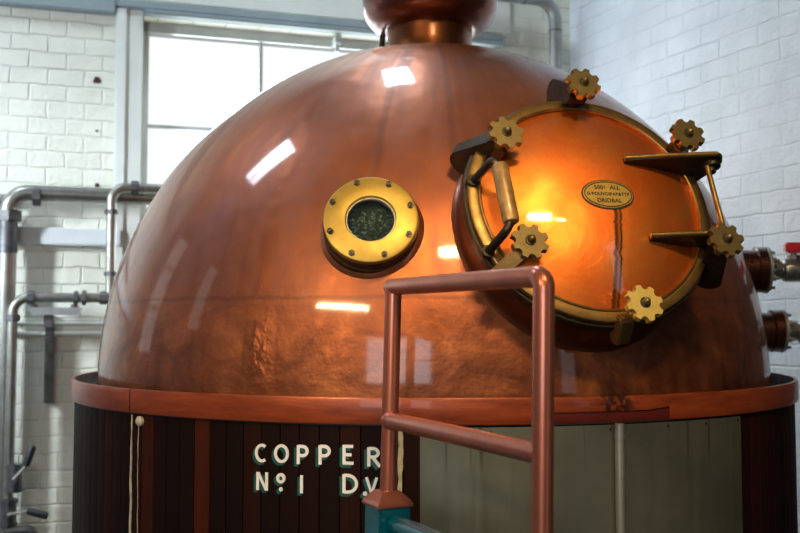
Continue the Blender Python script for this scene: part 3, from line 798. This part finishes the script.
ML = atY(388.5, 420, yl); MR = atY(541, 454, yr)
bm = BM(); tube(bm, [R_(ML), R_(MR)], .0158, 28); build('mid_rail', bm, M['tube'], rail)
bm = BM()
for Pm, dr in ((ML, (MR - ML)),):
    dr = dr.normalized(); tube(bm, [Vector(R_(Pm)) + dr * .010, Vector(R_(Pm)) + dr * .0165, Vector(R_(Pm)) + dr * .024], [.0185, .0175, .0152], 24)
build('weld_collar', bm, M['tube'], rail)
# newel post, square, turned so that one face looks left of the camera
pc = Vector((LB.x - .001, LB.y, LB.z)); pz = on_plane(386, 507, Vector((0, yl - .03, 0)), Vector((0, 1, 0))).z
PR = Matrix.Translation((pc.x, pc.y + 1.29, 0)) @ Matrix.Rotation(D(27), 4, 'Z'); hw = .0325
bm = BM(); box(bm, (-hw, -hw, .0), (hw, hw, pz), PR, .0025); build('newel_post', bm, M['teal'], rail, False)
bm = BM(); zc = pz
q4 = lambda h, z: [V(bm, PR, p) for p in ((-h, -h, z), (h, -h, z), (h, h, z), (-h, h, z))]
lv = [q4(.036, zc - .001), q4(.0365, zc + .003), q4(.033, zc + .010), q4(.020, zc + .024), q4(.018, zc + .026)]
for A, B_ in zip(lv, lv[1:]):
    for i in range(4): bm.faces.new((A[i], A[(i + 1) % 4], B_[(i + 1) % 4], B_[i]))
bm.faces.new(lv[0][::-1]); bm.faces.new(lv[-1])
build('post_cap', bm, M['tube'], rail, False)
TL0 = atY(389, 521, yl - .02); TR0 = atY(400, 527, yl - .045)
dr = (MR - ML); dr.normalize()
bm = BM(); P0 = atY(397, 525, yl - .035); tube(bm, [R_(P0), R_(P0 + dr * .50)], .0185, 24); cap = build('lower_rail', bm, M['teal'], rail)
bm = BM(); q = P0 + dr * .50; cyl(bm, R_((q.x, q.y, .01)), R_((q.x, q.y, q.z + .014)), .0155); build('lower_upright', bm, M['teal'], rail)

# ------------------------------------------------------------------ pipes on the back wall
def bw(px, py, off): return on_plane(px, py, Vector((0, 1.89, 0)) + WBn * off, WBn)
def coupling(bm, p, d, r, ln=.03, hexa=True):
    d = Vector(d).normalized(); fm = frame(p, d, Vector((0, 0, 1)) if abs(d.z) < .9 else Vector((0, 1, 0)))
    if hexa: prism(bm, [(r * math.cos(D(45 * j + 22)), r * math.sin(D(45 * j + 22))) for j in range(8)], -ln / 2, ln / 2, fm, bev=.003)
    else: lathe(bm, [(r * .8, -ln / 2), (r, -ln / 2 + .004), (r, ln / 2 - .004), (r * .8, ln / 2)], 24, fm)
wx = (WB.to_3x3() @ Vector((1, 0, 0)))
# thick pipe
p1 = thing('steel_pipe', 'thick grey steel pipe running right from its elbow at the left edge', 'pipe', tuple(bw(9, 200, .10) * 1))
o1 = p1.location.copy(); p1.location.z = 0; o1.z = 0
def rel(p, o): return Vector(p) - o
r1 = .037
A = bw(9, 560, .10); Bq = bw(9, 196, .10); Cq = bw(240, 196, .10)
A = Vector((Bq.x, Bq.y, .02)); Cq = Bq + wx * 2.0
Bq.z = 2.195; Cq.z = 2.195
bm = BM(); tube(bm, [rel(p, o1) for p in fillet([A, Bq, Cq], .085, 9)], r1, 24); build('pipe_run', bm, M['pipe'], p1)
bm = BM(); coupling(bm, rel(bw(37, 196, .10), o1) * 1 + Vector((0, 0, 0)), wx, r1 * 1.32, .035); build('coupling', bm, M['fitting'], p1)
bm = BM(); q = Vector((Bq.x, Bq.y, bw(9, 216, .10).z)); coupling(bm, rel(q, o1), (0, 0, 1), r1 * 1.5, .05); build('coupling', bm, M['fitting'], p1)
bm = BM(); q.z -= .09; coupling(bm, rel(q, o1), (0, 0, 1), r1 * 1.12, .16, False); build('pipe_sleeve', bm, M['fitting'], p1)
# far end of same line left of elbow
p1b = thing('steel_pipe', 'short grey horizontal pipe behind the thick elbow, entering at the left edge', 'pipe', tuple(rel(bw(0, 200, .03), Vector((0, 0, 0)))))
q = p1b.location.copy()
bm = BM(); tube(bm, [-wx * .6, wx * .08], .028, 20); build('pipe_run', bm, M['pipe'], p1b)
# thin pipe in front of the ledge
r2 = .0215
pa = bw(112, 189, .17); pb = Vector((pa.x, pa.y, bw(112, 298, .17).z)); pcn = bw(13, 299, .17); 
pa.z = bw(140, 188, .17).z; p_end = pa + wx * .9; pcn = Vector((pcn.x, pcn.y, pb.z)); pd = Vector((pcn.x, pcn.y, .02))
p2 = thing('steel_pipe', 'thin grey pipe stepping down beside the dome and along to the left edge', 'pipe', (pd.x, pd.y, 0)); o2 = Vector((pd.x, pd.y, 0))
bm = BM(); tube(bm, [rel(p, o2) for p in fillet([p_end, pa, pb], .065, 8)], r2, 20); build('pipe_run', bm, M['pipe'], p2)
bm = BM(); tube(bm, [rel(p, o2) for p in fillet([pb + wx * .02, pcn, pd], .07, 8)], r2, 20); build('pipe_run', bm, M['pipe'], p2)
for (x, y, d, rr, ln) in ((135, 188, wx, 1.55, .035), (113, 212, (0, 0, 1), 1.5, .022), (113, 274, (0, 0, 1), 1.35, .022), (31, 299, wx, 1.6, .03), (76, 299, wx, 1.5, .02), (84, 299, wx, 1.7, .02), (12, 318, (0, 0, 1), 1.5, .03), (104, 299, wx, 1.5, .04)):
    q = bw(x, y, .17)
    if Vector(d).z == 0: q.z = pa.z if y < 200 else pb.z
    else:
        base = pa if x > 50 else pcn; q = Vector((base.x, base.y, q.z))
    bm = BM(); coupling(bm, rel(q, o2), d, r2 * rr, ln); build('coupling', bm, M['fitting'], p2)
# support bracket under the thin pipe
q = bw(57, 311, .15); br = thing('pipe_bracket', 'dark steel bracket on the brick wall carrying the thin pipe', 'bracket', tuple(q)); 
Rw = Matrix.Rotation(WA, 4, 'Z')
bm = BM(); s = .0046
prism(bm, [(-.125, .015), (.110, .015), (.085, -.018), (-.10, -.018)], -.05, .05, Rw @ Matrix(((1, 0, 0, 0), (0, 0, -1, 0), (0, 1, 0, 0), (0, 0, 0, 1)))); build('bracket_shelf', bm, M['galv'], br, False)
bm = BM(); box(bm, (-.055, -.02, -.075), (-.015, .14, -.018), Rw, .003); box(bm, (-.055, .10, -.42), (-.015, .15, -.04), Rw, .004); build('bracket_arm', bm, M['fitting'], br, False)
for x in (-.095, .075):
    bm = BM(); tube(bm, [(Rw @ Vector((x, -.02, .015))), (Rw @ Vector((x, -.02, .034)))], .008, 8); cyl(bm, Rw @ Vector((x, -.02, .015)), Rw @ Vector((x, -.02, .03)), .016, 6); build('clamp_bolt', bm, M['fitting'], br)

# thin conduits across the wall behind the bracket
for y, rr, lb in ((324, .009, 'upper thin painted conduit crossing the brick wall behind the bracket'), (334, .012, 'lower painted conduit crossing the brick wall just beneath the thinner one')):
    q = bw(12, y, .02); bm = BM(); tube(bm, [Vector((0, 0, 0)), wx * 1.9], rr, 12); o = build('wall_conduit', bm, M['paint'], None); o.location = q
    tag(o, lb, 'conduit')
# valves with black handles at lower left
def lever(px, py, px2, py2, pxb, pyb, lb):
    a = bw(pxb, pyb, .20); b = bw(px, py, .24); c = bw(px2, py2, .25)
    v = thing('lever_valve', lb, 'valve', tuple(a))
    bm = BM(); cyl(bm, Vector((0, 0, -.045)), Vector((0, 0, .045)), .034, 10); cyl(bm, Vector((0, 0, 0)), WBn * .05, .018, 12); coupling(bm, (0, 0, .05), (0, 0, 1), .04, .02); coupling(bm, (0, 0, -.05), (0, 0, 1), .04, .02)
    build('valve_body', bm, M['fitting'], v)
    bm = BM(); tube(bm, [WBn * .05, (b - a)], .007, 8); build('lever_arm', bm, M['galv'], v)
    bm = BM(); d = (c - b); tube(bm, [(b - a) + d * t for t in (0, .05, .9, 1)], [.010, .015, .017, .013], 14); build('lever_grip', bm, M['black'], v)
lever(26, 466, 33, 446, 14, 478, 'upper valve on the left pipe, its black handle tilted steeply upward')
lever(27, 511, 48, 516, 8, 513, 'lower valve on the left pipe, its black handle pointing right')
bm = BM(); q = bw(5, 531, .22); o = build('pipe_stub', (tube(bm, fillet([Vector((0, 0, 0)), wx * .115, wx * .115 + Vector((0, 0, -.2))], .03), .02, 14), bm)[1], M['fitting'], None); o.location = q
tag(o, 'short dark pipe end turning down under the lowest black handle', 'pipe')

# galvanised pipe behind the neck, top right
q0 = bw(486, 0, .12); q1 = bw(555, 0, .12); q1.z = q0.z = bw(520, -3, .12).z; q2 = Vector((q1.x, q1.y, .02))
gp = thing('galvanised_pipe', 'pale galvanised pipe bending down from behind the bulb at the wall corner', 'pipe', (q1.x, q1.y, 0)); og = Vector((q1.x, q1.y, 0))
bm = BM(); tube(bm, [rel(p, og) for p in fillet([q1 - wx * .75, q1, q2], .11, 9)], .034, 24); build('pipe_run', bm, M['galv'], gp)
bm = BM(); q = bw(555, 31, .12); coupling(bm, rel(Vector((q1.x, q1.y, q.z)), og), (0, 0, 1), .0365, .012, False); build('pipe_seam', bm, M['fitting'], gp)
bm = BM(); q = bw(524, 0, .12); coupling(bm, rel(Vector((q.x, q.y, q1.z)), og), wx, .0365, .012, False); build('pipe_seam', bm, M['fitting'], gp)
